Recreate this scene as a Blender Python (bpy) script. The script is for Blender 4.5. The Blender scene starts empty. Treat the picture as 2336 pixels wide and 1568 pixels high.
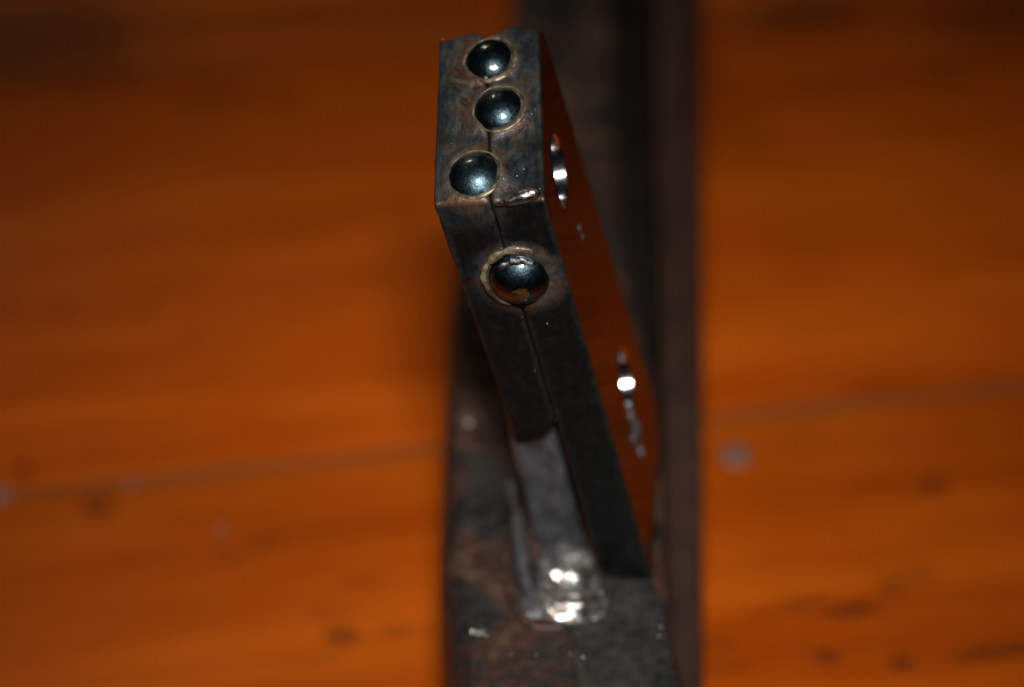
import bpy, bmesh, math, random
from mathutils import Vector, Matrix, noise

random.seed(7)
MM = 0.001
scene = bpy.context.scene
col = scene.collection

# ------------------------------------------------------------------ camera
PITCH = math.radians(40.0)          # camera looks 40 degrees below the horizon
DIST = 235.0                        # mm to the sharp bend of the bar
PX = 0.0329                         # mm per survey unit at that distance (frame = 2336 x 1568 units)
FP = DIST / PX
FWD = Vector((0, math.cos(PITCH), -math.sin(PITCH)))
UPV = Vector((0, math.sin(PITCH), math.cos(PITCH)))
RGT = Vector((1, 0, 0))
CAM = Vector((0, 0, 53.9)) - FWD * DIST

cd = bpy.data.cameras.new('camera')
cam = bpy.data.objects.new('camera', cd)
col.objects.link(cam)
cam.location = CAM * MM
cam.rotation_euler = (math.pi / 2 - PITCH, 0, 0)
cd.sensor_width = 23.6
cd.lens = 23.6 * FP / 2336.0
cd.clip_start = 0.005
cd.clip_end = 20.0
cd.dof.use_dof = True
cd.dof.focus_distance = (DIST + 3.0) * MM
cd.dof.aperture_fstop = cd.lens / 9.0
cd.dof.aperture_blades = 9
scene.camera = cam

# ------------------------------------------------------------------ world, light, exposure
w = bpy.data.worlds.new('World')
scene.world = w
w.use_nodes = True
bgn = w.node_tree.nodes['Background']
bgn.inputs[0].default_value = (0.55, 0.68, 1.0, 1)
bgn.inputs[1].default_value = 0.007

def area_light(name, pos, target, sx, sy, power, colour, spread=180, shape='RECTANGLE'):
    ld = bpy.data.lights.new(name, 'AREA')
    ld.shape = shape
    ld.size = sx * MM
    ld.size_y = sy * MM
    ld.energy = power
    ld.color = colour
    ld.spread = math.radians(spread)
    o = bpy.data.objects.new(name, ld)
    col.objects.link(o)
    o.location = Vector(pos) * MM
    d = Vector(target) - Vector(pos)
    o.rotation_euler = d.to_track_quat('-Z', 'Y').to_euler()
    return o

# the camera's own flash, just above the lens
area_light('camera_flash', CAM + UPV * 53 + RGT * 3.5 + FWD * 4, (2, 34, 8), 34, 14, 0.047, (1.0, 0.97, 0.93), 37)
# dim warm lamp far across the room (the small pale glint on the studs)
LAMP_DIR = Vector((-0.34, 0.69, 0.62)).normalized()
area_light('room_lamp', LAMP_DIR * 1500, (0, 0, 40), 165, 165, 1.25, (1.0, 0.86, 0.55), 180, 'DISK')

scene.view_settings.view_transform = 'Standard'
scene.view_settings.look = 'None'
scene.view_settings.exposure = 0.0
scene.view_settings.gamma = 1.0
scene.view_settings.use_curve_mapping = False

# ------------------------------------------------------------------ survey helpers (mm, z = 0 on the floor)
def ray(px, py):
    return RGT * ((px - 1168) / FP) + UPV * ((784 - py) / FP) + FWD

def at_z(px, py, z):
    r = ray(px, py)
    return CAM + r * ((z - CAM.z) / r.z)

def at_depth(px, py, d):
    return CAM + ray(px, py) * (DIST + d)

def on_plane(px, py, p, n):
    r = ray(px, py)
    return CAM + r * ((p - CAM).dot(n) / r.dot(n))

# ------------------------------------------------------------------ material helpers
def new_mat(name):
    m = bpy.data.materials.new(name)
    m.use_nodes = True
    nt = m.node_tree
    b = nt.nodes['Principled BSDF']
    return m, nt, b

def N_(nt, t, **kw):
    n = nt.nodes.new(t)
    for k, v in kw.items():
        setattr(n, k, v)
    return n

def ramp(nt, fac, stops):
    r = N_(nt, 'ShaderNodeValToRGB')
    el = r.color_ramp.elements
    while len(el) < len(stops):
        el.new(0.5)
    for e, (p, c) in zip(el, stops):
        e.position = p
        e.color = (*c, 1) if len(c) == 3 else c
    nt.links.new(fac, r.inputs[0])
    return r.outputs[0]

def coords(nt, scale=(1000, 1000, 1000), rot=(0, 0, 0), kind='Object', loc=(0, 0, 0)):
    tc = N_(nt, 'ShaderNodeTexCoord')
    mp = N_(nt, 'ShaderNodeMapping')
    mp.inputs['Rotation'].default_value = rot
    mp.inputs['Scale'].default_value = scale
    mp.inputs['Location'].default_value = loc
    nt.links.new(tc.outputs[kind], mp.inputs[0])
    return mp.outputs[0]

def tex_noise(nt, vec, scale, detail=4, rough=0.55, dist=0.0, dims='3D'):
    n = N_(nt, 'ShaderNodeTexNoise')
    n.noise_dimensions = dims
    n.inputs['Scale'].default_value = scale
    n.inputs['Detail'].default_value = detail
    n.inputs['Roughness'].default_value = rough
    n.inputs['Distortion'].default_value = dist
    nt.links.new(vec, n.inputs['Vector'])
    return n.outputs['Fac']

def mix(nt, fac, a, b, mode='MIX'):
    m = N_(nt, 'ShaderNodeMix', data_type='RGBA', blend_type=mode)
    if isinstance(fac, (int, float)):
        m.inputs[0].default_value = fac
    else:
        nt.links.new(fac, m.inputs[0])
    for sock, v in ((m.inputs[6], a), (m.inputs[7], b)):
        if isinstance(v, tuple):
            sock.default_value = (*v, 1)
        else:
            nt.links.new(v, sock)
    return m.outputs[2]

def math_(nt, op, a, b=None, clamp=False):
    m = N_(nt, 'ShaderNodeMath', operation=op, use_clamp=clamp)
    for i, v in enumerate((a, b)):
        if v is None:
            continue
        if isinstance(v, (int, float)):
            m.inputs[i].default_value = v
        else:
            nt.links.new(v, m.inputs[i])
    return m.outputs[0]

def bump(nt, b, height, strength, dist_mm):
    bn = N_(nt, 'ShaderNodeBump')
    bn.inputs['Strength'].default_value = strength
    bn.inputs['Distance'].default_value = dist_mm * MM
    nt.links.new(height, bn.inputs['Height'])
    nt.links.new(bn.outputs[0], b.inputs['Normal'])
    return bn

def distance_to(nt, vec, p, squash=(1, 1, 1)):
    sub = N_(nt, 'ShaderNodeVectorMath', operation='SUBTRACT')
    nt.links.new(vec, sub.inputs[0])
    sub.inputs[1].default_value = p
    mul = N_(nt, 'ShaderNodeVectorMath', operation='MULTIPLY')
    nt.links.new(sub.outputs[0], mul.inputs[0])
    mul.inputs[1].default_value = squash
    ln = N_(nt, 'ShaderNodeVectorMath', operation='LENGTH')
    nt.links.new(mul.outputs[0], ln.inputs[0])
    return ln.outputs['Value']

# ------------------------------------------------------------------ object helpers
def link(name, me, parent=None, mats=(), matrix=None):
    o = bpy.data.objects.new(name, me)
    col.objects.link(o)
    for m in mats:
        me.materials.append(m)
    if parent is not None:
        o.parent = parent
    if matrix is not None:
        o.matrix_local = matrix
    return o

def bm_mesh(bm, name, smooth_deg=35):
    bmesh.ops.recalc_face_normals(bm, faces=bm.faces)
    me = bpy.data.meshes.new(name)
    bm.to_mesh(me)
    bm.free()
    for p in me.polygons:
        p.use_smooth = True
    me.set_sharp_from_angle(angle=math.radians(smooth_deg))
    return me

def tag(o, label=None, cat=None, kind=None, group=None):
    if label: o['label'] = label
    if cat: o['category'] = cat
    if kind: o['kind'] = kind
    if group: o['group'] = group
    return o

def fbm(v, s, seed=0.0):
    return noise.fractal(Vector((v[0] * s + seed, v[1] * s - seed, v[2] * s + 3.1 * seed)), 1.0, 2.0, 3)

def lerp_table(tab, t):
    if t <= tab[0][0]:
        return tab[0][1]
    for (a, va), (b, vb) in zip(tab, tab[1:]):
        if t <= b:
            return va + (vb - va) * (t - a) / (b - a)
    return tab[-1][1]

# ================================================================== FLOOR
FLOOR_ROT = math.radians(9.3)
FR = Matrix.Rotation(FLOOR_ROT, 3, 'Z')
SEAM = at_z(1168, 1005, 0)                   # a point on the seam in the middle of the picture
PLANK_W = 70.5

def wood_material():
    m, nt, b = new_mat('varnished_pine')
    oi = N_(nt, 'ShaderNodeObjectInfo')
    off = N_(nt, 'ShaderNodeVectorMath', operation='ADD')
    geo = N_(nt, 'ShaderNodeNewGeometry')
    vr = N_(nt, 'ShaderNodeVectorRotate', rotation_type='Z_AXIS')
    nt.links.new(geo.outputs['Position'], vr.inputs['Vector'])
    vr.inputs['Angle'].default_value = -FLOOR_ROT
    rnd = N_(nt, 'ShaderNodeVectorMath', operation='SCALE')
    cmb = N_(nt, 'ShaderNodeCombineXYZ')
    nt.links.new(oi.outputs['Random'], cmb.inputs[0])
    nt.links.new(oi.outputs['Random'], cmb.inputs[1])
    nt.links.new(cmb.outputs[0], rnd.inputs[0])
    rnd.inputs['Scale'].default_value = 3.0
    nt.links.new(vr.outputs[0], off.inputs[0])
    nt.links.new(rnd.outputs[0], off.inputs[1])
    def stretched(sx, sy):
        mp = N_(nt, 'ShaderNodeMapping')
        mp.inputs['Scale'].default_value = (sx, sy, sy)
        nt.links.new(off.outputs[0], mp.inputs[0])
        return mp.outputs[0]
    g1 = tex_noise(nt, stretched(14, 95), 1.0, 3, 0.5, 0.6)
    g2 = tex_noise(nt, stretched(40, 420), 1.0, 3, 0.6, 0.3)
    g3 = tex_noise(nt, stretched(55, 110), 1.0, 2, 0.5)
    c = ramp(nt, g1, [(0.30, (0.30, 0.046, 0.0014)), (0.5, (0.365, 0.063, 0.0022)), (0.72, (0.43, 0.084, 0.004))])
    fine = ramp(nt, g2, [(0.35, (0.80, 0.76, 0.72)), (0.65, (1.0, 1.0, 1.0))])
    c = mix(nt, 0.8, c, fine, 'MULTIPLY')
    spots = ramp(nt, g3, [(0.28, (0.55, 0.5, 0.5)), (0.40, (1, 1, 1))])
    c = mix(nt, 0.55, c, spots, 'MULTIPLY')
    # knots, dents and scars of this particular floor (mm on the floor)
    pos = N_(nt, 'ShaderNodeVectorMath', operation='SCALE')
    nt.links.new(vr.outputs[0], pos.inputs[0])
    pos.inputs['Scale'].default_value = 1000.0
    wob = tex_noise(nt, pos.outputs[0], 0.45, 3, 0.6)
    for (px, py, rx, ry, dark) in KNOTS:
        q = FR.transposed() @ at_z(px, py, 0)
        d = distance_to(nt, pos.outputs[0], (q.x, q.y, 0), (1 / rx, 1 / ry, 0))
        d = math_(nt, 'ADD', d, math_(nt, 'MULTIPLY', math_(nt, 'SUBTRACT', wob, 0.5), 1.2))
        mr = N_(nt, 'ShaderNodeMapRange')
        nt.links.new(d, mr.inputs[0])
        mr.inputs[1].default_value = 0.45; mr.inputs[2].default_value = 1.0
        mr.inputs[3].default_value = dark * 0.8; mr.inputs[4].default_value = 0.0
        f = mr.outputs[0]
        c = mix(nt, f, c, (0.035, 0.013, 0.005))
    nt.links.new(c, b.inputs['Base Color'])
    b.inputs['Roughness'].default_value = 0.42
    b.inputs['Specular IOR Level'].default_value = 0.10
    bump(nt, b, g2, 0.25, 0.15)
    return m

# px, py, half length along the grain, half width, darkness
KNOTS = [(780, 1452, 1.9, 1.9, 0.75), (905, 1440, 2.4, 1.3, 0.40), (55, 1070, 1.2, 1.6, 0.7), (220, 1160, 2.2, 2.6, 0.55),
         (2130, 1105, 2.2, 1.4, 0.75), (1940, 1392, 4.2, 1.0, 0.85), (1830, 1372, 3.4, 1.0, 0.45), (2055, 1510, 1.5, 1.2, 0.8),
         (1885, 1498, 1.8, 1.2, 0.65), (2030, 1340, 1.4, 1.5, 0.45), (2290, 1485, 6.5, 0.9, 0.85), (600, 1240, 2.6, 1.4, 0.3),
         (745, 1395, 3.0, 1.2, 0.25), (1840, 25, 9.0, 4.0, 0.85), (60, 95, 21.0, 12.0, 0.9), (2330, 40, 15.0, 7.0, 0.6), (600, 45, 24.0, 5.0, 0.45), (1000, 30, 12.0, 5.0, 0.3),
         (480, 235, 5.0, 4.0, 0.3), (520, 1270, 2.0, 1.2, 0.3), (2080, 1325, 4.0, 1.4, 0.3), (1640, 1470, 2.5, 1.2, 0.4),
         (830, 1330, 3.0, 1.0, 0.25), (1640, 1530, 4.0, 1.0, 0.3), (700, 1510, 4.0, 1.0, 0.25)]
WOOD = wood_material()
m_gap, _, b_ = new_mat('dark_subfloor')
b_.inputs['Base Color'].default_value = (0.02, 0.012, 0.008, 1)
b_.inputs['Roughness'].default_value = 0.9
m_nail, nt_, b_ = new_mat('dull_nail_steel')
b_.inputs['Metallic'].default_value = 0.6
b_.inputs['Base Color'].default_value = (0.20, 0.175, 0.155, 1)
b_.inputs['Specular IOR Level'].default_value = 0.2
b_.inputs['Roughness'].default_value = 0.55

bm = bmesh.new()
s_ = 420
vs = [bm.verts.new((x * MM, y * MM, -9.0 * MM)) for x, y in ((-s_, -s_), (s_, -s_), (s_, s_), (-s_, s_))]
bm.faces.new(vs)
floor = link('wooden_floor', bm_mesh(bm, 'wooden_floor'), None, [m_gap])
floor.rotation_euler = (0, 0, FLOOR_ROT)
tag(floor, 'orange varnished pine plank floor under the dark steel tool', 'floor', 'structure')

seam_l = FR.transposed() @ SEAM
def plank_mesh(length, width, seed):
    """A board with eased edges and a very slightly uneven top."""
    rnd = random.Random(seed)
    bm = bmesh.new()
    prof = [(-width / 2 + .32, -8.5), (-width / 2 + .32, -.3), (-width / 2 + .38, -.08), (-width / 2 + .55, 0)]
    prof = prof + [(-x, z) for x, z in reversed(prof)]
    rows = []
    for i in range(9):
        x = -length / 2 + length * i / 8
        dz = rnd.uniform(-.05, .05)
        rows.append([bm.verts.new((x * MM, (y + rnd.uniform(-.06, .06)) * MM, (z + (dz if z > -5 else 0)) * MM)) for y, z in prof])
    for a, b in zip(rows, rows[1:]):
        for k in range(len(prof)):
            bm.faces.new((a[k], a[(k + 1) % len(prof)], b[(k + 1) % len(prof)], b[k]))
    bm.faces.new(rows[0]); bm.faces.new(rows[-1])
    return bm_mesh(bm, 'plank', 40)

planks = []
for i, k in enumerate((-2, -1, 0, 1, 2, 3, 4)):
    o = link('plank', plank_mesh(800, PLANK_W, 10 + i), floor, [WOOD])
    o.location = (0, (seam_l.y + (k + .5) * PLANK_W) * MM, 0)
    planks.append(o)

m_dust, nt_, b_ = new_mat('grey_seam_dirt')
b_.inputs['Specular IOR Level'].default_value = 0.08
b_.inputs['Base Color'].default_value = (0.17, 0.050, 0.012, 1)
b_.inputs['Roughness'].default_value = 0.8
for k in (-1, 0, 1, 2):
    bm = bmesh.new()
    vs = []
    for j, (yy, zz) in enumerate(((-.6, -1.2), (-.6, .03), (-.2, .06), (.3, .05), (.6, .03), (.6, -1.2))):
        vs.append([])
        for i in range(81):
            x = -400 + 10 * i
            wy = yy * (1 + .5 * fbm((x, yy, k), .06, 2.0)) + .15 * fbm((x, 0, k), .03, 5.0)
            vs[-1].append(bm.verts.new((x * MM, wy * MM, zz * MM)))
    for a, b in zip(vs, vs[1:]):
        for i in range(80):
            bm.faces.new((a[i], a[i + 1], b[i + 1], b[i]))
    o = link('seam_filler', bm_mesh(bm, 'seam_filler'), floor, [m_dust])
    o.location = (0, (seam_l.y + k * PLANK_W) * MM, 0)

def nail_mesh(r):
    bm = bmesh.new()
    rings = []
    for rr, z in ((r, -.3), (r, .06), (r * .85, .16), (r * .3, .2)):
        rings.append([bm.verts.new((rr * math.cos(a) * MM, rr * math.sin(a) * MM, z * MM)) for a in [2 * math.pi * k / 16 for k in range(16)]])
    for a, b in zip(rings, rings[1:]):
        for k in range(16):
            bm.faces.new((a[k], a[(k + 1) % 16], b[(k + 1) % 16], b[k]))
    bm.faces.new(rings[-1])
    return bm_mesh(bm, 'nail_head')
for px, py, r in ((1678, 1040, 1.4), (2, 1128, .95), (300, 1105, .45), (505, 1210, .4)):
    p = FR.transposed() @ at_z(px, py, 0)
    k = math.floor((p.y - seam_l.y) / PLANK_W)
    host = planks[k + 2]
    o = link('nail_head', nail_mesh(r), host, [m_nail])
    o.location = (p.x * MM, p.y * MM - host.location.y, 0)

# ================================================================== METAL MATERIALS
ALPHA, BETA = -0.146, 0.20
NX = (RGT - ALPHA * UPV - BETA * FWD).normalized()      # across the bar, towards the polished side
EZ = (ALPHA * RGT + UPV).normalized()
EY = EZ.cross(NX)
BEND = at_depth(1242, 455, 0)
TOOL_AT = Vector((4.0, 20.0, 0.0))
BAR_M = Matrix(((NX.x, EY.x, EZ.x, (BEND.x - TOOL_AT.x) * MM), (NX.y, EY.y, EZ.y, (BEND.y - TOOL_AT.y) * MM),
                (NX.z, EY.z, EZ.z, (BEND.z - TOOL_AT.z) * MM), (0, 0, 0, 1)))
def to_bar(P):
    v = P - BEND
    return Vector((v.dot(NX), v.dot(EY), v.dot(EZ)))

TOP_R = to_bar(on_plane(1228, 62, BEND, NX))
BOT_R = to_bar(on_plane(1480, 1290, BEND, NX))
D1 = Vector((0, TOP_R.y, TOP_R.z)).normalized()          # up the upper face
D2 = Vector((0, -BOT_R.y, -BOT_R.z)).normalized()        # up the lower face
N1 = Vector((0, -D1.z, D1.y))                            # face normals, towards the viewer
N2 = Vector((0, -D2.z, D2.y))
def world_dir(v):
    return NX * v.x + EY * v.y + EZ * v.z
def face_pt(px, py):
    """(x across, s along the front edge; s > 0 above the bend)"""
    for D, N in ((D1, N1), (D2, N2)):
        p = to_bar(on_plane(px, py, BEND, world_dir(N)))
        s = p.dot(D)
        if (D is D1 and s >= 0) or (D is D2 and s < 0):
            return p.x, s
    return p.x, 0.0
def front(s, x=0.0):
    """front-edge line with a small radius at the bend -> (point, normal); the bend rises towards the left"""
    r = 0.35
    off = -0.125 * x
    base = D1 * off
    s -= off
    if s > r: return base + D1 * s, N1
    if s < -r: return base + D2 * s, N2
    t = (s + r) / (2 * r)
    a, b = D2 * -r, D1 * r
    p = base + a * (1 - t) ** 2 + b * t * t
    return p, (N2 * (1 - t) + N1 * t).normalized()

STUDS = [(1116, 138, 1.95, 2.5), (1137, 250, 1.97, 2.5), (1081, 400, 2.05, 2.68), (1185, 634, 2.45, 2.68)]
STUD_XS = [(*face_pt(a, b), r, R) for a, b, r, R in STUDS]

def stud_pos(x, s):
    p, n = front(s, x)
    return Vector((x, p.y, p.z)), n

def bar_steel(name, shift, edges):
    """Heat-stained dark steel: blue-grey oxide, tan and rust halos round the welds."""
    m, nt, b = new_mat(name)
    v = coords(nt, (1000,) * 3)
    va = coords(nt, (1000,) * 3, loc=(shift, 0, 0))
    n1 = tex_noise(nt, va, 0.30, 5, 0.6, 0.8)
    n2 = tex_noise(nt, va, 1.4, 6, 0.7, 0.2)
    n3 = tex_noise(nt, va, 5.0, 4, 0.7)
    n4 = tex_noise(nt, coords(nt, (1600, 500, 500), loc=(shift, 3, 0)), 1.1, 6, 0.7, 0.4)
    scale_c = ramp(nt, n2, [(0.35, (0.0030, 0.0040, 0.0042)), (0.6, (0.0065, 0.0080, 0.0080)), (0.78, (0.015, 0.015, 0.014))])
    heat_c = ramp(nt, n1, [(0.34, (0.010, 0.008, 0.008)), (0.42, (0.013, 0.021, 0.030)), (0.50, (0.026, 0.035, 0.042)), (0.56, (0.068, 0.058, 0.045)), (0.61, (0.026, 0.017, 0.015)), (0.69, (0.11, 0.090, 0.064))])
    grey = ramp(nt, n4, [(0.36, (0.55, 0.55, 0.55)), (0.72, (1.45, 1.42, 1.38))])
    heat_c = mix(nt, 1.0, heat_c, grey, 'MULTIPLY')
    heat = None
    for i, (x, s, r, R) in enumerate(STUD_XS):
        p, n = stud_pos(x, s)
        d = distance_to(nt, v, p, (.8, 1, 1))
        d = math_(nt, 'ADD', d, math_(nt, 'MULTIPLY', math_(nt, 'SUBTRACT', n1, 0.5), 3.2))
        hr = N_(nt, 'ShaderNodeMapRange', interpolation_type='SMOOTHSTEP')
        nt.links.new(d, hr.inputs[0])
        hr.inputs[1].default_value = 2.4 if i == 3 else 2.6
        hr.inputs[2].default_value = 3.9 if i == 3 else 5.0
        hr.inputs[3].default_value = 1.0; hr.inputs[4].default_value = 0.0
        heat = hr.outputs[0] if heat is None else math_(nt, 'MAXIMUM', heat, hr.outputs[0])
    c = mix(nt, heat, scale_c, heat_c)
    total_halo = None
    rust_f = None
    for i, (x, s, r, R) in enumerate(STUD_XS):
        p, n = stud_pos(x, s)
        d = distance_to(nt, v, p)
        d = math_(nt, 'ADD', d, math_(nt, 'MULTIPLY', math_(nt, 'SUBTRACT', n1, 0.5), 2.6))
        d = math_(nt, 'DIVIDE', d, r)
        hr = N_(nt, 'ShaderNodeMapRange')
        nt.links.new(d, hr.inputs[0])
        hr.inputs[1].default_value = 1.0; hr.inputs[2].default_value = 1.32
        hr.inputs[3].default_value = 1.0; hr.inputs[4].default_value = 0.0
        f = math_(nt, 'MULTIPLY', hr.outputs[0], ramp_fac(nt, n2, 0.35, 0.6), True)
        total_halo = f if total_halo is None else math_(nt, 'MAXIMUM', total_halo, f)
        rr = N_(nt, 'ShaderNodeMapRange')
        nt.links.new(d, rr.inputs[0])
        rr.inputs[1].default_value = 1.25; rr.inputs[2].default_value = 1.6
        rr.inputs[3].default_value = 1.0; rr.inputs[4].default_value = 0.0
        band = math_(nt, 'MULTIPLY', rr.outputs[0], math_(nt, 'SUBTRACT', 1.0, hr.outputs[0]))
        f2 = math_(nt, 'MULTIPLY', band, ramp_fac(nt, n1, 0.42, 0.62), True)
        rust_f = f2 if rust_f is None else math_(nt, 'MAXIMUM', rust_f, f2)
    c = mix(nt, math_(nt, 'MULTIPLY', total_halo, 0.6), c, (0.15, 0.11, 0.072))
    c = mix(nt, math_(nt, 'MULTIPLY', rust_f, 0.6), c, (0.13, 0.055, 0.036))
    shx = N_(nt, 'ShaderNodeSeparateXYZ')
    nt.links.new(v, shx.inputs[0])
    shv = N_(nt, 'ShaderNodeVectorMath', operation='SCALE')
    shv.inputs[0].default_value = D1
    nt.links.new(math_(nt, 'MULTIPLY', shx.outputs[0], 0.125), shv.inputs['Scale'])
    sha = N_(nt, 'ShaderNodeVectorMath', operation='ADD')
    nt.links.new(v, sha.inputs[0]); nt.links.new(shv.outputs[0], sha.inputs[1])
    bd = distance_to(nt, sha.outputs[0], (0, 0, 0), (0, 1, 1))
    bd = math_(nt, 'ADD', bd, math_(nt, 'MULTIPLY', math_(nt, 'SUBTRACT', n2, 0.5), 0.5))
    bl = N_(nt, 'ShaderNodeMapRange')
    nt.links.new(bd, bl.inputs[0])
    bl.inputs[1].default_value = 0.12; bl.inputs[2].default_value = 0.3
    bl.inputs[3].default_value = 0.35; bl.inputs[4].default_value = 0.0
    c = mix(nt, bl.outputs[0], c, (0.20, 0.085, 0.04))
    sx = N_(nt, 'ShaderNodeSeparateXYZ')
    nt.links.new(v, sx.inputs[0])
    wear = None
    for ex in edges:
        dx = math_(nt, 'ABSOLUTE', math_(nt, 'SUBTRACT', sx.outputs[0], ex))
        dx = math_(nt, 'ADD', dx, math_(nt, 'MULTIPLY', math_(nt, 'SUBTRACT', n2, 0.5), 2.0))
        wr = N_(nt, 'ShaderNodeMapRange')
        nt.links.new(dx, wr.inputs[0])
        wr.inputs[1].default_value = 0.0; wr.inputs[2].default_value = 0.4
        wr.inputs[3].default_value = 0.35; wr.inputs[4].default_value = 0.0
        wear = wr.outputs[0] if wear is None else math_(nt, 'MAXIMUM', wear, wr.outputs[0])
    c = mix(nt, wear, c, (0.060, 0.048, 0.038))
    speck = ramp(nt, n3, [(0.66, (0, 0, 0)), (0.74, (1, 1, 1))])
    c = mix(nt, math_(nt, 'MULTIPLY', speck, math_(nt, 'ADD', math_(nt, 'MULTIPLY', heat, 0.3), 0.05)), c, (0.30, 0.26, 0.22))
    nt.links.new(c, b.inputs['Base Color'])
    b.inputs['Metallic'].default_value = 0.55
    rr = ramp(nt, n4, [(0.3, (0.30,) * 3), (0.7, (0.52,) * 3)])
    nt.links.new(rr, b.inputs['Roughness'])
    h = math_(nt, 'ADD', math_(nt, 'MULTIPLY', n4, 0.5), math_(nt, 'MULTIPLY', n3, 0.6))
    h = math_(nt, 'MULTIPLY', h, math_(nt, 'ADD', math_(nt, 'MULTIPLY', heat, 0.8), 0.2))
    bump(nt, b, h, 0.5, 0.14)
    return m

def ramp_fac(nt, v, a, b):
    r = N_(nt, 'ShaderNodeMapRange')
    nt.links.new(v, r.inputs[0])
    r.inputs[1].default_value = a
    r.inputs[2].default_value = b
    return r.outputs[0]

def simple_metal(name, stops, scale, rough, metallic=0.8, bump_s=0.4, bump_mm=0.1, stretch=(1, 1, 1), spec=0.5):
    m, nt, b = new_mat(name)
    v = coords(nt, tuple(1000 * k for k in stretch))
    n1 = tex_noise(nt, v, scale, 5, 0.62, 0.5)
    n2 = tex_noise(nt, v, scale * 5, 5, 0.7)
    c = ramp(nt, n1, stops)
    c = mix(nt, 1.0, c, ramp(nt, n2, [(0.35, (0.6,) * 3), (0.7, (1.35,) * 3)]), 'MULTIPLY')
    nt.links.new(c, b.inputs['Base Color'])
    b.inputs['Metallic'].default_value = metallic
    b.inputs['Specular IOR Level'].default_value = spec
    nt.links.new(ramp(nt, n2, [(0.3, (rough[0],) * 3), (0.7, (rough[1],) * 3)]), b.inputs['Roughness'])
    bump(nt, b, math_(nt, 'ADD', n1, math_(nt, 'MULTIPLY', n2, 0.5)), bump_s, bump_mm)
    return m

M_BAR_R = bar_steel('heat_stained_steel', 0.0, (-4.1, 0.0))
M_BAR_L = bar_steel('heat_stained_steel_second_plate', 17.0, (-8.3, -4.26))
M_POLISH = simple_metal('polished_plate_face', [(0.3, (0.11, 0.10, 0.095)), (0.7, (0.15, 0.14, 0.13))], 0.12, (0.17, 0.24), 1.0, 0.03, 0.03)
M_POLISH.node_tree.nodes['Principled BSDF'].inputs['Specular Tint'].default_value = (0.62, 0.54, 0.52, 1)
def stud_steel(k, rough, bmp):
    m = simple_metal('blued_ball_steel', [(0.35, (0.024 * k, 0.042 * k, 0.054 * k)), (0.65, (0.060 * k, 0.090 * k, 0.108 * k))], 1.6, rough, 1.0, bmp, 0.05)
    b = m.node_tree.nodes['Principled BSDF']
    b.inputs['Coat Weight'].default_value = 0.8
    b.inputs['Coat Roughness'].default_value = 0.07
    b.inputs['Coat IOR'].default_value = 1.7
    src = m.node_tree
    for l in list(src.links):
        if l.to_socket == b.inputs['Normal']:
            cb = N_(src, 'ShaderNodeBump')
            cb.inputs['Strength'].default_value = 0.22
            cb.inputs['Distance'].default_value = 0.05 * MM
            src.links.new(l.from_node.inputs['Height'].links[0].from_socket, cb.inputs['Height'])
            src.links.new(cb.outputs[0], b.inputs['Coat Normal'])
    return m
M_STUDS = [stud_steel(.40, (.30, .44), .6), stud_steel(.75, (.28, .40), .8), stud_steel(1.25, (.28, .38), .8), stud_steel(.75, (.26, .40), 1.0)]
M_RING = simple_metal('pale_flux_ring', [(0.38, (0.030, 0.024, 0.018)), (0.5, (0.11, 0.085, 0.048)), (0.68, (0.32, 0.28, 0.18))], 0.5, (0.25, 0.5), 0.3, 0.5, 0.1)
M_WELD = simple_metal('bright_weld_bead', [(0.35, (0.14, 0.08, 0.05)), (0.48, (0.34, 0.33, 0.33)), (0.7, (0.60, 0.58, 0.57))], 0.6, (0.24, 0.40), 1.0, 0.45, 0.08)
M_CRUST = simple_metal('silvery_crust', [(0.40, (0.03, 0.025, 0.022)), (0.52, (0.13, 0.125, 0.12)), (0.68, (0.34, 0.32, 0.31))], 1.4, (0.28, 0.45), 0.9, 0.8, 0.12)
M_BORE = simple_metal('machined_bore', [(0.3, (0.55, 0.56, 0.58)), (0.7, (0.75, 0.76, 0.78))], 0.8, (0.10, 0.17), 1.0, 0.12, 0.03, (0.35, 1, 1))
M_BODY = simple_metal('rusty_dark_steel', [(0.34, (0.013, 0.013, 0.014)), (0.45, (0.030, 0.027, 0.026)), (0.55, (0.062, 0.028, 0.020)), (0.66, (0.105, 0.075, 0.048)), (0.76, (0.038, 0.024, 0.021))], 0.16, (0.42, 0.62), 0.40, 0.5, 0.25, (1, 1, 1), .35)
M_RAIL = simple_metal('brown_rail_steel', [(0.35, (0.022, 0.0095, 0.006)), (0.6, (0.036, 0.016, 0.010)), (0.75, (0.055, 0.033, 0.024))], 0.08, (0.5, 0.65), 0.15, 0.4, 0.2, (1, .35, .35), .2)
M_GAP_SHADE = simple_metal('black_gap_shade', [(0.35, (0.008, 0.007, 0.006)), (0.7, (0.018, 0.013, 0.011))], 0.15, (0.5, 0.65), 0.2, 0.4, 0.2, (1, 1, 1), .15)  # near-black colour stands for the shade between body and rail
M_PAD = simple_metal('ground_grey_steel', [(0.35, (0.030, 0.031, 0.029)), (0.55, (0.058, 0.058, 0.052)), (0.72, (0.075, 0.042, 0.030))], 0.2, (0.36, 0.52), 0.55, 0.6, 0.18)
M_LEAF = simple_metal('grey_spring_steel', [(0.35, (0.050, 0.049, 0.050)), (0.5, (0.105, 0.108, 0.116)), (0.62, (0.060, 0.045, 0.040)), (0.75, (0.13, 0.072, 0.050))], 0.24, (0.34, 0.48), 0.6, 0.5, 0.12, (1, .5, .5))
M_RUST_REFLECTION = simple_metal('orange_rust_and_reflection', [(0.3, (0.028, 0.010, 0.003)), (0.7, (0.070, 0.026, 0.007))], 0.6, (0.25, 0.4), 0.1, 0.4, 0.05)  # rust on the weld, painted floor reflection on the fourth stud

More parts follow.
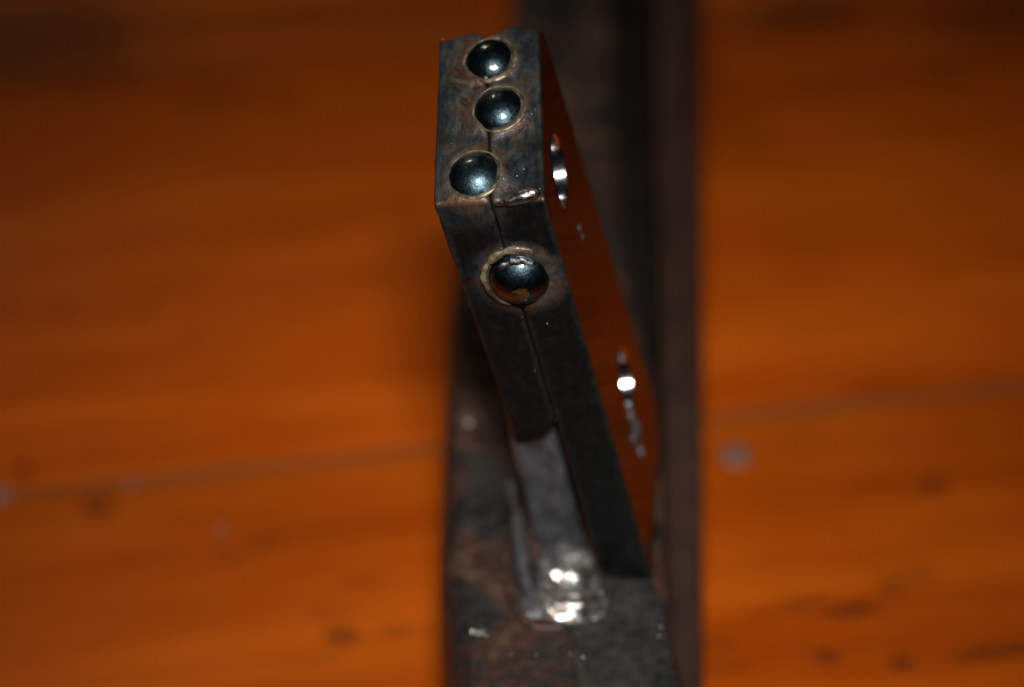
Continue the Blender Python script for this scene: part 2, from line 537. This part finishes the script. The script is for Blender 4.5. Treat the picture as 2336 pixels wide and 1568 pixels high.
# ================================================================== THE TOOL
tool = bpy.data.objects.new('welded_steel_tool', None)
col.objects.link(tool)
tool.location = TOOL_AT * MM
tool.empty_display_size = 0.01
tag(tool, 'dark welded steel tool with bent two-plate bar and four domed studs on orange wood', 'tool')
TL = Matrix.Translation(-TOOL_AT * MM)          # parts measured in world mm, placed relative to the tool

SEAM_X = -4.2
def relief(x, s, seed):
    """height of the front face over its flat plane: weld mounds, hammer unevenness"""
    h = 0.10 * fbm((x, s, seed), 0.45, seed) + 0.03 * fbm((x, s, 3 + seed), 2.2, seed)
    for i, (cx, cs, r, R) in enumerate(STUD_XS):
        d = math.hypot(x - cx, s - cs) / r
        if d < 2.2:
            h += 0.28 * math.exp(-((d - 1.0) / 0.28) ** 2)
    return h

def lamination(name, xa, xb, s_bot, s_top, back, mats, nc=30, nr=300, seed=1.0, left_edge=None):
    """One of the two plates. Its narrow front edge is the surface the studs sit on.
    s_bot(x), s_top(x): where the front edge starts and ends; back(t): outline of the rear edge, t = 0 bottom .. 1 top"""
    bm = bmesh.new()
    rows = []
    er = 0.22
    for i in range(nr + 1):
        t = i / nr
        loop = []
        if left_edge:
            xm = (xb + left_edge[1][1]) / 2
            xa = lerp_table(left_edge, s_bot(xm) + (s_top(xm) - s_bot(xm)) * t)
        for k in range(nc + 1):
            u = k / nc
            u = 0.5 - 0.5 * math.cos(math.pi * u)           # finer towards the arrises
            x = xa + (xb - xa) * u
            s = s_bot(x) + (s_top(x) - s_bot(x)) * t
            p, n = front(s, x)
            wob = 0.06 * fbm((0, s, seed), 0.9, seed + (5 if u < .5 else 9)) + 0.02 * fbm((0, s, seed), 4, seed)
            edge = min(x - xa, xb - x)
            drop = 0.0
            if edge < er:
                q = 1 - edge / er
                drop = er * (1 - math.sqrt(max(0.0, 1 - q * q)))
            xx = x + wob * math.exp(-edge / 0.5) * (1 if u > .5 else -1)
            h = relief(x, s, seed) * min(1, .25 + edge / .6) - drop
            endd = min(s_top(x) - s, s - s_bot(x))
            if endd < er:
                q = 1 - max(0, endd) / er
                h -= er * (1 - math.sqrt(max(0.0, 1 - q * q)))
            loop.append(Vector((xx, 0, 0)) + Vector((0, p.y, p.z)) + n * h)
        b = back(t)
        fr, fl = loop[-1].copy(), loop[0].copy()
        for f, xx, lst in ((fr, xb, 'r'), (fl, xa, 'l')):
            d = Vector((0, b.y - f.y, b.z - f.z))
            ins = Vector((xx, f.y, f.z)) + d.normalized() * min(0.45, d.length * .5)
            bk = Vector((xx, b.y, b.z))
            if lst == 'r':
                loop += [ins, bk]
            else:
                tail = [bk, ins]
        loop += tail
        rows.append([bm.verts.new(v * MM) for v in loop])
    n = len(rows[0])
    for a, b in zip(rows, rows[1:]):
        for k in range(n):
            f = bm.faces.new((a[k], a[(k + 1) % n], b[(k + 1) % n], b[k]))
            if k == nc + 1 and len(mats) > 1:
                f.material_index = 1
    bm.faces.new(rows[0]); bm.faces.new(rows[-1])
    me = bm_mesh(bm, name, 40)
    return link(name, me, tool, mats, BAR_M)

def table_from(points):
    pts = sorted(face_pt(*p) for p in points)
    return lambda x: lerp_table(pts, x)

# right-hand plate: runs from the tip down into the body, with the polished broad side
top_r = table_from([(1108, 100), (1120, 84), (1135, 74), (1160, 61), (1190, 57), (1215, 60), (1226, 72)])
bot_s = -(Vector((0, BOT_R.y, BOT_R.z)).length + 3.6)
back_pts = [to_bar(on_plane(px, py, BEND, NX)) for px, py in ((1504, 1380), (1500, 1290), (1494, 1000), (1488, 905), (1448, 770), (1410, 635), (1361, 475), (1318, 330), (1240, 74))]
back_pts = [Vector((0, p.y, p.z)) for p in back_pts]
extra = Vector((0, 1.5, -1.2))
for i in range(4):
    back_pts[i] = back_pts[i] + extra * (1.0 if i < 3 else .75)   # continues down inside the body
cum = [0.0]
for a, b in zip(back_pts, back_pts[1:]):
    cum.append(cum[-1] + (b - a).length)
def back_r(t):
    return Vector((0, lerp_table([(c / cum[-1], p.y) for c, p in zip(cum, back_pts)], t), lerp_table([(c / cum[-1], p.z) for c, p in zip(cum, back_pts)], t)))
def arris_drop(x):
    return 0.35 * max(0.0, 1 - (0.0 - x) / 0.6)
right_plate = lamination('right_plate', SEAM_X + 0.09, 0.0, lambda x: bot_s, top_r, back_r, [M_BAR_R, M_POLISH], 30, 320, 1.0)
right_plate['label'] = 'right plate of the bar with a mirror-polished brown side'

# left-hand plate: shorter, ends in a rounded cut
top_l = table_from([(1001, 93), (1030, 87), (1060, 78), (1088, 73), (1100, 78), (1109, 95)])
bot_l = table_from([(1166, 988), (1174, 1001), (1205, 994), (1235, 984), (1255, 970), (1266, 955)])
XL = -8.35
def back_l(t):
    s = bot_l(-6) + (top_l(-6) - bot_l(-6)) * t
    p, n = front(s, -6)
    return p - n * 3.2
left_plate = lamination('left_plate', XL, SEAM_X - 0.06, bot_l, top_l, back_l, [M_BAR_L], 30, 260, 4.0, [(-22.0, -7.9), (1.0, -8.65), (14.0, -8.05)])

# drilled holes through the right plate
def cylinder_bm(r, x0, x1, seg=64):
    bm = bmesh.new()
    rings = [[bm.verts.new((x * MM, r * math.cos(2 * math.pi * k / seg) * MM, r * math.sin(2 * math.pi * k / seg) * MM)) for k in range(seg)] for x in (x0, x1)]
    for k in range(seg):
        bm.faces.new((rings[0][k], rings[0][(k + 1) % seg], rings[1][(k + 1) % seg], rings[1][k]))
    bm.faces.new(rings[0]); bm.faces.new(rings[1])
    bmesh.ops.recalc_face_normals(bm, faces=bm.faces)
    return bm
HOLES = [(to_bar(on_plane(1276, 390, BEND, NX)), 2.95), (to_bar(on_plane(1428, 868, BEND, NX)), 2.9)]
cut_objs = []
for c, r in HOLES:
    bm = cylinder_bm(r + .02, -3.4, 2.0)
    me = bpy.data.meshes.new('cut')
    bm.to_mesh(me); bm.free()
    o = link('cut', me, tool, [], BAR_M @ Matrix.Translation(c * MM))
    cut_objs.append(o)
    md = right_plate.modifiers.new('bore', 'BOOLEAN')
    md.operation = 'DIFFERENCE'
    md.object = o
    md.solver = 'EXACT'
bpy.context.view_layer.update()
dg = bpy.context.evaluated_depsgraph_get()
me2 = bpy.data.meshes.new_from_object(right_plate.evaluated_get(dg))
right_plate.modifiers.clear()
right_plate.data = me2
me2.name = 'right_plate'
for o in cut_objs:
    bpy.data.objects.remove(o, do_unlink=True)
for c, r in HOLES:
    bm = bmesh.new()
    seg = 72
    prof = [(-3.35, r + .015), (0.0, r + .015), (.05, r - .03), (.02, r - .14), (-.12, r - .2), (-3.35, r - .2)]
    rings = [[bm.verts.new((x * MM, rr * math.cos(2 * math.pi * k / seg) * MM, rr * math.sin(2 * math.pi * k / seg) * MM)) for k in range(seg)] for x, rr in prof]
    for a, b in zip(rings, rings[1:] + rings[:1]):
        for k in range(seg):
            bm.faces.new((a[k], a[(k + 1) % seg], b[(k + 1) % seg], b[k]))
    o = link('bore_lining', bm_mesh(bm, 'bore_lining', 40), right_plate, [M_BORE], Matrix.Translation(c * MM))

# studs, each with its fillet of flux and weld round the foot
def frame_on_face(x, s, lift=0.0, spin=0.0):
    p, n = front(s, x)
    ex = Vector((1, 0, 0)); ez = n; ey = ez.cross(ex)
    M = Matrix(((ex.x, ey.x, ez.x, x * MM), (ex.y, ey.y, ez.y, (p.y + n.y * lift) * MM), (ex.z, ey.z, ez.z, (p.z + n.z * lift) * MM), (0, 0, 0, 1)))
    return BAR_M @ M @ Matrix.Rotation(spin, 4, 'Z')

def stud_mesh(r, R, seed, top_lift=0.0):
    bm = bmesh.new()
    d = math.sqrt(R * R - r * r)
    seg, rings_n = 56, 22
    amax = math.asin(min(1, r / R)) + 0.28
    rings = []
    for i in range(1, rings_n + 1):
        a = amax * i / rings_n
        ring = []
        for k in range(seg):
            ph = 2 * math.pi * k / seg
            v = Vector((math.sin(a) * math.cos(ph), math.sin(a) * math.sin(ph), math.cos(a)))
            q = R + 0.025 * fbm(v, 1.6, seed) + 0.010 * fbm(v, 7, seed)
            ring.append(bm.verts.new((v.x * q * MM, v.y * q * MM, (v.z * q - d) * MM)))
        rings.append(ring)
    tip = bm.verts.new((0, 0, (R - d) * MM))
    for k in range(seg):
        bm.faces.new((tip, rings[0][k], rings[0][(k + 1) % seg]))
    for a, b in zip(rings, rings[1:]):
        for k in range(seg):
            bm.faces.new((a[k], b[k], b[(k + 1) % seg], a[(k + 1) % seg]))
    bm.faces.new(list(reversed(rings[-1])))
    return bm_mesh(bm, 'stud', 60)

def ring_mesh(r, tube, seed, squash=.7, wob=.12, ph0=None, lo=.3):
    bm = bmesh.new()
    seg, ts = 96, 10
    rings = []
    for k in range(seg):
        ph = 2 * math.pi * k / seg
        c = Vector((math.cos(ph), math.sin(ph), 0))
        rr = r * (1 + wob * .35 * fbm(c, 1.2, seed)) 
        tt = tube * max(.25, 1 + .7 * fbm(c, 1.8, seed + 7) + .12 * fbm(c, 9, seed + 2))
        if ph0 is not None:
            tt *= lo + (1 - lo) * max(0.0, math.cos(ph - ph0)) ** .8
        ring = []
        for j in range(ts):
            a = 2 * math.pi * j / ts
            ring.append(bm.verts.new(((c * (rr + tt * math.cos(a))).x * MM, (c * (rr + tt * math.cos(a))).y * MM, tt * squash * math.sin(a) * MM)))
        rings.append(ring)
    for i in range(seg):
        a, b = rings[i], rings[(i + 1) % seg]
        for j in range(ts):
            bm.faces.new((a[j], a[(j + 1) % ts], b[(j + 1) % ts], b[j]))
    return bm_mesh(bm, 'weld_ring', 60)

for i, (x, s, r, R) in enumerate(STUD_XS):
    M = frame_on_face(x, s, 0.10)
    st = link('stud', stud_mesh(r, R, 2.0 + i), tool, [M_STUDS[i]], M)
    link('weld_ring', ring_mesh(r * (1.04 if i < 3 else 1.10), (.22, .17, .17, .34)[i], 4.0 + 3 * i, .7, .12, math.radians((-42, -35, -30, 115)[i]), .38), st, [M_RING], Matrix.Translation(((.12, .10, .08, -.06)[i] * MM, (-.12, -.10, -.08, .14)[i] * MM, .14 * MM)))
    if i == 3:
        link('weld_crust', ring_mesh(r * .78, .46, 31.0, .55, .9, math.radians(84), .02), st, [M_CRUST], Matrix.Translation((0, 0, .55 * MM)))
        # orange floor reflection painted as a patch low on the fourth stud
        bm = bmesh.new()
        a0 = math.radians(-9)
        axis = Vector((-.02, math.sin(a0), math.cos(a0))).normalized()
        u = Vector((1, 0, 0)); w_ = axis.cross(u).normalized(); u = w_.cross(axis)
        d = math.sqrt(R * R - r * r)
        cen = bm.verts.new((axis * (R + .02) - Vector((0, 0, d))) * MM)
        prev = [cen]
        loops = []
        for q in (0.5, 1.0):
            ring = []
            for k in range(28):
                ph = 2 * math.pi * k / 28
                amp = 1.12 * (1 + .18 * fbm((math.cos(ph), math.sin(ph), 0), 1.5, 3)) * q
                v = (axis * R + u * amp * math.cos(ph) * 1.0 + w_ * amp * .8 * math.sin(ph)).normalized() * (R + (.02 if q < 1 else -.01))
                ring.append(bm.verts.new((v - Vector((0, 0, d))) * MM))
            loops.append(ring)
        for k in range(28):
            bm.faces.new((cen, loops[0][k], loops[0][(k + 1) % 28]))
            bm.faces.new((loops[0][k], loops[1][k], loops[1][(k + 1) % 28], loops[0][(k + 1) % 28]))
        o = link('reflection_spot', bm_mesh(bm, 'reflection_spot'), st, [M_RUST_REFLECTION])
        o['label'] = 'orange-brown painted floor reflection on the lowest stud'

# lumpy weld metal ------------------------------------------------------------
def weld_mesh(rx, ry, rz, ripples, seed, amp=.10, sub=5, tilt=.4, taper=0.0, lump=1.0):
    bm = bmesh.new()
    bmesh.ops.create_icosphere(bm, subdivisions=sub, radius=1.0)
    for v in bm.verts:
        c = v.co.copy()
        k = 1 + lump * (.16 * fbm(c, 1.3, seed) + .05 * fbm(c, 4.5, seed))
        k += amp * math.sin((c.x + tilt * c.y) * ripples + 1.5 * fbm(c, 1.1, seed + 4)) * (1 if ripples else 0)
        tp = 1 + taper * c.x
        v.co = Vector((c.x * rx * k, c.y * ry * k * tp, c.z * rz * k * tp)) * MM
    return bm_mesh(bm, 'weld_bead', 80)

bx, bs = face_pt(1180, 444)
o = link('weld_bead', weld_mesh(1.80, .50, .56, 11, 3.0, .035, 5, .1, .40, .35), tool, [M_WELD], frame_on_face(bx + .1, .42, .12, math.radians(7)))
# small tack between first and second stud
tx, ts_ = face_pt(1110, 179)
link('weld_bead', weld_mesh(.30, .26, .25, 0, 8.0, 0, 3), tool, [M_RING], frame_on_face(tx, ts_, .12))

# ================================================================== BODY UNDER THE BAR
ZB = 23.3
def outline(pts, z):
    return [at_z(px, py, z) for px, py in pts]
LEFT = [(1200, -330), (1160, 0), (1108, 300), (1030, 600), (1014, 760), (1012, 880), (1010, 1000), (1008, 1100), (1002, 1250), (1012, 1400), (1030, 1568), (1062, 1900)]
TOPZ = [(-330, 15.0), (600, 14.5), (760, 15.5), (880, 22.3), (940, 23.3), (1900, 23.3)]      # the body steps down behind the bar
RIGHT = [(1385, -330), (1396, 0), (1404, 300), (1432, 600), (1465, 760), (1497, 880), (1507, 1000), (1513, 1100), (1518, 1250), (1528, 1400), (1562, 1568), (1640, 1900)]
def body_mesh():
    bm = bmesh.new()
    rows = []
    L = [at_z(x, y, lerp_table(TOPZ, y)) for x, y in LEFT]; R_ = [at_z(x, y, lerp_table(TOPZ, y)) for x, y in RIGHT]
    def smp(tab, t):
        n = len(tab) - 1
        i = min(n - 1, int(t * n)); f = t * n - i
        p0 = tab[max(0, i - 1)]; p1 = tab[i]; p2 = tab[i + 1]; p3 = tab[min(n, i + 2)]
        return 0.5 * ((2 * p1) + (p2 - p0) * f + (2 * p0 - 5 * p1 + 4 * p2 - p3) * f * f + (3 * p1 - p0 - 3 * p2 + p3) * f ** 3)
    nr, nx = 150, 40
    for i in range(nr + 1):
        t = i / nr
        a, b = smp(L, t), smp(R_, t)
        ch = 2.8 if t > .5 else 1.6
        ring = [Vector((a.x + .6, a.y, 0.02)), Vector((a.x, a.y, 6)), Vector((a.x, a.y, a.z - 7.0))]
        for k in range(nx + 1):
            u = k / nx
            x = a.x + (b.x - a.x) * u
            y = a.y + (b.y - a.y) * u
            z = a.z
            e = x - a.x
            if e < ch:
                q = 1 - e / ch
                z -= 4.2 * (1 - math.sqrt(max(0, 1 - q * q)))
            e = b.x - x
            if e < .6:
                q = 1 - e / .6
                z -= .6 * (1 - math.sqrt(max(0, 1 - q * q)))
            z += .22 * fbm((x, y, 0), .22, 2.0) + .07 * fbm((x, y, 0), 1.1, 5.0)
            ring.append(Vector((x, y, z)))
        ring += [Vector((b.x, b.y, a.z - 4)), Vector((b.x - .2, b.y, 6)), Vector((b.x - .6, b.y, 0.02))]
        rows.append([bm.verts.new(v * MM) for v in ring])
    n = len(rows[0])
    for a, b in zip(rows, rows[1:]):
        for k in range(n):
            bm.faces.new((a[k], a[(k + 1) % n], b[(k + 1) % n], b[k]))
    bm.faces.new(rows[0]); bm.faces.new(rows[-1])
    return bm_mesh(bm, 'body', 50)
body = link('body', body_mesh(), tool, [M_BODY], TL)
body['label'] = 'long rust-stained dark steel body the bar is welded to'

def slab(name, pts, z0, z1, mat, bevel=.25, relief_amp=.06):
    """Raised pad of the given outline lying on the body."""
    bm = bmesh.new()
    top = outline(pts, z1)
    lo = [bm.verts.new((p.x * MM, p.y * MM, z0 * MM)) for p in top]
    f = bm.faces.new(lo)
    r = bmesh.ops.extrude_face_region(bm, geom=[f])
    for v in [g for g in r['geom'] if isinstance(g, bmesh.types.BMVert)]:
        v.co.z = z1 * MM
    bmesh.ops.bevel(bm, geom=[e for e in bm.edges if all(v.co.z > (z0 + .01) * MM for v in e.verts)], offset=bevel * MM, segments=3, affect='EDGES')
    bmesh.ops.triangulate(bm, faces=[f for f in bm.faces if len(f.verts) > 4])
    bmesh.ops.subdivide_edges(bm, edges=bm.edges[:], cuts=3, use_grid_fill=True)
    for v in bm.verts:
        c = v.co / MM
        if c.z > z0 + .05:
            v.co.z += relief_amp * (fbm(c, .5, 3) + .5 * fbm(c, 1.7, 6)) * MM
            v.co.x += .05 * fbm(c, .8, 9) * MM
    return link(name, bm_mesh(bm, name, 40), tool, [mat], TL)

slab('front_pad', [(1066, 1424), (1130, 1432), (1215, 1440), (1300, 1425), (1318, 1568), (1340, 1860), (1092, 1860)], ZB - .8, ZB + .6, M_BODY, .25)
slab('foot_pad', [(1306, 1430), (1380, 1400), (1396, 1350), (1440, 1330), (1488, 1314), (1510, 1400), (1545, 1568), (1600, 1860), (1345, 1860), (1322, 1568)], ZB - .8, ZB + .45, M_PAD, .2)

# right-hand rail, lower at the near end
def rail_mesh():
    bm = bmesh.new()
    rows = []
    for i in range(61):
        t = i / 60
        py = -330 + (1900 + 330) * t
        z = lerp_table([(-330, 25.5), (0, 24.0), (800, 15.0), (1568, 4.5), (1900, 3.0)], py)
        a = at_z(lerp_table([(-330, 1488), (0, 1494), (900, 1508), (1568, 1520), (1900, 1530)], py), py, z)
        b = at_z(lerp_table([(-330, 1600), (0, 1602), (1568, 1606), (1900, 1615)], py), py, z)
        prof = [(0, 0.02), (0, z - .8), (.25, z - .2), (.8, z), (b.x - a.x - .8, z - .1), (b.x - a.x - .2, z - .35), (b.x - a.x, z - 1.0), (b.x - a.x, 0.02)]
        rows.append([bm.verts.new(((a.x + x) * MM, a.y * MM, max(.02, zz + .12 * fbm((a.x + x, a.y, zz), .3, 4) if zz > .1 else zz) * MM)) for x, zz in prof])
    n = len(rows[0])
    for a, b in zip(rows, rows[1:]):
        for k in range(n):
            bm.faces.new((a[k], a[(k + 1) % n], b[(k + 1) % n], b[k]))
    bm.faces.new(rows[0]); bm.faces.new(rows[-1])
    return bm_mesh(bm, 'side_rail', 40)
rail = link('side_rail', rail_mesh(), tool, [M_RAIL], TL)
rail['label'] = 'brown steel rail along the right side of the body'
# dark sheet added low between rail and body, painting the gap's shade
def gap_shade_mesh():
    bm = bmesh.new()
    rows = []
    for i in range(41):
        py = -330 + 2230 * i / 40
        z = lerp_table([(-330, 8.0), (900, 5.0), (1568, 2.2), (1900, 1.5)], py)
        y = at_z(1500, py, ZB).y
        xa = lerp_table(sorted((p.y, p.x) for p in [at_z(q[0], q[1], lerp_table(TOPZ, q[1])) for q in RIGHT]), y) - 1.5
        xb = lerp_table(sorted((at_z(1550, q, lerp_table([(-330, 25.5), (0, 24.0), (800, 15.0), (1568, 4.5), (1900, 3.0)], q)).y, at_z(1550, q, lerp_table([(-330, 25.5), (0, 24.0), (800, 15.0), (1568, 4.5), (1900, 3.0)], q)).x) for q in range(-330, 1901, 223)), y)
        rows.append([bm.verts.new((x * MM, y * MM, zz * MM)) for x, zz in ((xa, .1), (xa, z), ((xa + xb) / 2, z + .2 * fbm((xa, y, 0), .2, 3)), (xb, z), (xb, .1))])
    n = len(rows[0])
    for a, b in zip(rows, rows[1:]):
        for k in range(n):
            bm.faces.new((a[k], a[(k + 1) % n], b[(k + 1) % n], b[k]))
    bm.faces.new(rows[0]); bm.faces.new(rows[-1])
    return bm_mesh(bm, 'gap_shade', 40)
link('gap_shade', gap_shade_mesh(), tool, [M_GAP_SHADE], TL)

# leaf strip running down from under the cut end of the left plate to the weld ------------
def leaf_mesh():
    bm = bmesh.new()
    rec = 3.3                                  # set back behind the plate faces
    nP = world_dir(N2)
    P0 = BEND - nP * rec
    Lp = [(1150, 930), (1160, 985), (1172, 1050), (1190, 1105), (1212, 1200), (1224, 1290), (1236, 1350)]
    Rp = [(1252, 900), (1270, 965), (1285, 1050), (1303, 1130), (1328, 1225), (1356, 1310), (1375, 1360)]
    rows = []
    nn = 48
    for i in range(nn + 1):
        t = i / nn * (len(Lp) - 1)
        j = min(len(Lp) - 2, int(t)); f = t - j
        l = on_plane(Lp[j][0] * (1 - f) + Lp[j + 1][0] * f, Lp[j][1] * (1 - f) + Lp[j + 1][1] * f, P0, nP)
        r = on_plane(Rp[j][0] * (1 - f) + Rp[j + 1][0] * f, Rp[j][1] * (1 - f) + Rp[j + 1][1] * f, P0, nP)
        ring = []
        for k in range(13):
            u = k / 12
            p = l.lerp(r, u)
            e = min(u, 1 - u) * (r - l).length
            drop = 0 if e > .3 else .3 * (1 - math.sqrt(max(0, 1 - (1 - e / .3) ** 2)))
            ring.append(p + nP * (.10 * fbm(p, .5, 7) + .04 * fbm(p, 2, 3) - drop))
        ring.append(r - nP * 1.4)
        ring.append(l - nP * 1.4)
        rows.append([bm.verts.new(v * MM) for v in ring])
    n = len(rows[0])
    for a, b in zip(rows, rows[1:]):
        for k in range(n):
            bm.faces.new((a[k], a[(k + 1) % n], b[(k + 1) % n], b[k]))
    bm.faces.new(rows[0]); bm.faces.new(rows[-1])
    return bm_mesh(bm, 'leaf_strip', 40)
link('leaf_strip', leaf_mesh(), tool, [M_LEAF], TL)

def tube_mesh(name, pts, rad, seg=12, seed=1.0):
    bm = bmesh.new()
    fine = []
    n = len(pts) - 1
    for i in range(n * 8 + 1):
        t = i / 8
        j = min(n - 1, int(t)); f = t - j
        p0, p1, p2, p3 = pts[max(0, j - 1)], pts[j], pts[j + 1], pts[min(n, j + 2)]
        fine.append(0.5 * ((2 * p1) + (p2 - p0) * f + (2 * p0 - 5 * p1 + 4 * p2 - p3) * f * f + (3 * p1 - p0 - 3 * p2 + p3) * f ** 3))
    rings = []
    for i, p in enumerate(fine):
        d = (fine[min(len(fine) - 1, i + 1)] - fine[max(0, i - 1)]).normalized()
        a = d.cross(Vector((0, 0, 1))).normalized(); b = a.cross(d)
        r = rad * (1 + .18 * fbm(p, .8, seed)) * (0.55 if i in (0, len(fine) - 1) else 1)
        rings.append([bm.verts.new((p + a * r * math.cos(2 * math.pi * k / seg) + b * r * math.sin(2 * math.pi * k / seg)) * MM) for k in range(seg)])
    for a, b in zip(rings, rings[1:]):
        for k in range(seg):
            bm.faces.new((a[k], a[(k + 1) % seg], b[(k + 1) % seg], b[k]))
    bm.faces.new(rings[0]); bm.faces.new(rings[-1])
    return bm_mesh(bm, name, 60)
lip = [at_z(px, py, ZB + dz) for px, py, dz in ((1168, 1100, .2), (1176, 1160, .5), (1186, 1230, .7), (1194, 1300, .6), (1206, 1350, .5), (1226, 1392, .3))]
link('slot_lip', tube_mesh('slot_lip', lip, .62), tool, [M_LEAF], TL)
lip2 = [at_z(px, py, ZB + dz) for px, py, dz in ((1150, 1090, .0), (1146, 1150, .1), (1150, 1240, .15), (1160, 1330, .15), (1185, 1400, .15), (1225, 1432, .1), (1290, 1430, .1))]
link('slot_lip', tube_mesh('slot_lip', lip2, .42, 12, 5.0), tool, [M_BODY], TL)

# weld pool at the foot of the leaf
M_POOL = simple_metal('glossy_weld_pool', [(0.36, (0.075, 0.050, 0.038)), (0.46, (0.13, 0.12, 0.11)), (0.58, (0.26, 0.255, 0.25)), (0.68, (0.12, 0.065, 0.04))], 0.42, (0.15, 0.28), 0.7, 0.35, 0.14)
def weld_at(px, py, z, rx, ry, rz, ripples, seed, spin, mat=None, amp=.1, tiltx=0.0):
    p = at_z(px, py, z)
    M = TL @ Matrix.Translation(p * MM) @ Matrix.Rotation(spin, 4, 'Z') @ Matrix.Rotation(tiltx, 4, 'X')
    return link('weld_bead', weld_mesh(rx, ry, rz, ripples, seed, amp, 5, 3.0, 0.0, .65), tool, [mat or M_WELD], M)
weld_at(1285, 1272, ZB + 1.0, 2.1, 1.8, 1.1, 0, 2.0, .1, M_LEAF, .10, .3)
weld_at(1298, 1332, ZB + .9, 2.7, 3.0, .95, 2.6, 3.0, .12, M_POOL, .06, .72)
weld_at(1296, 1390, ZB + .25, 2.8, 1.9, .8, 2.6, 16.0, .05, M_POOL, .05, .68)
weld_at(1226, 1374, ZB + .2, 1.6, 2.3, .8, 0, 9.0, -.3, M_LEAF)
weld_at(1350, 1372, ZB + .0, 1.6, 2.8, .8, 0, 12.0, .2, M_LEAF, .1, .3)
weld_at(1330, 1312, ZB + .8, .8, 1.3, .6, 0, 21.0, -.5, M_RUST_REFLECTION)
weld_at(1090, 1434, ZB + .68, .85, .8, .30, 0, 33.0, 0, M_CRUST)  # silvery lump added as the highlight on the front pad's corner
# spatter balls on the body and the polished side; pad-corner one adds a highlight
def spatter(px, py, z, r, seed, mat=None):
    p = at_z(px, py, z)
    link('spatter_bead', weld_mesh(r, r, r * .8, 0, seed, 0, 3), tool, [mat or M_WELD], TL @ Matrix.Translation(p * MM))
for i, (px, py, dz, r) in enumerate(((1070, 965, .2, .28), (1078, 1440, .75, .35), (1110, 1448, .8, .16), (1330, 1500, 1.0, .2), (1224, 1494, .8, .14), (1168, 1492, .8, .12),
                                     (1372, 1352, 1.2, .3), (1508, 1430, .9, .15), (1504, 1452, .9, .14), (1300, 1492, .9, .14), (1258, 1380, 1.5, .2))):
    spatter(px, py, ZB + dz, r, 20.0 + i)
for i, (px, py, r) in enumerate(((1440, 950, .62), (1452, 978, .7), (1446, 1000, .5), (1462, 1028, .5), (1322, 520, .25), (1330, 540, .18))):
    c = to_bar(on_plane(px, py, BEND, NX))
    link('spatter_bead', weld_mesh(r * .4, r, r * 1.5, 0, 40.0 + i, 0, 3), tool, [M_LEAF], BAR_M @ Matrix.Translation(c * MM))

# fine sparks frozen on the front edge of the bar
rnd = random.Random(5)
for i, (px, py) in enumerate(((1012, 92), (1178, 132), (1222, 252), (1086, 284), (1214, 262), (1088, 178), (1136, 196), (1232, 432), (1196, 388), (1180, 404), (1150, 410), (1140, 566), (1030, 330), (1266, 958), (1216, 846), (1246, 738), (1188, 722), (1100, 300))):
    x, s2 = face_pt(px, py)
    r = rnd.uniform(.05, .10)
    link('spark_bead', weld_mesh(r, r, r * .7, 0, 60.0 + i, 0, 2), tool, [M_WELD], frame_on_face(x, s2, .14))
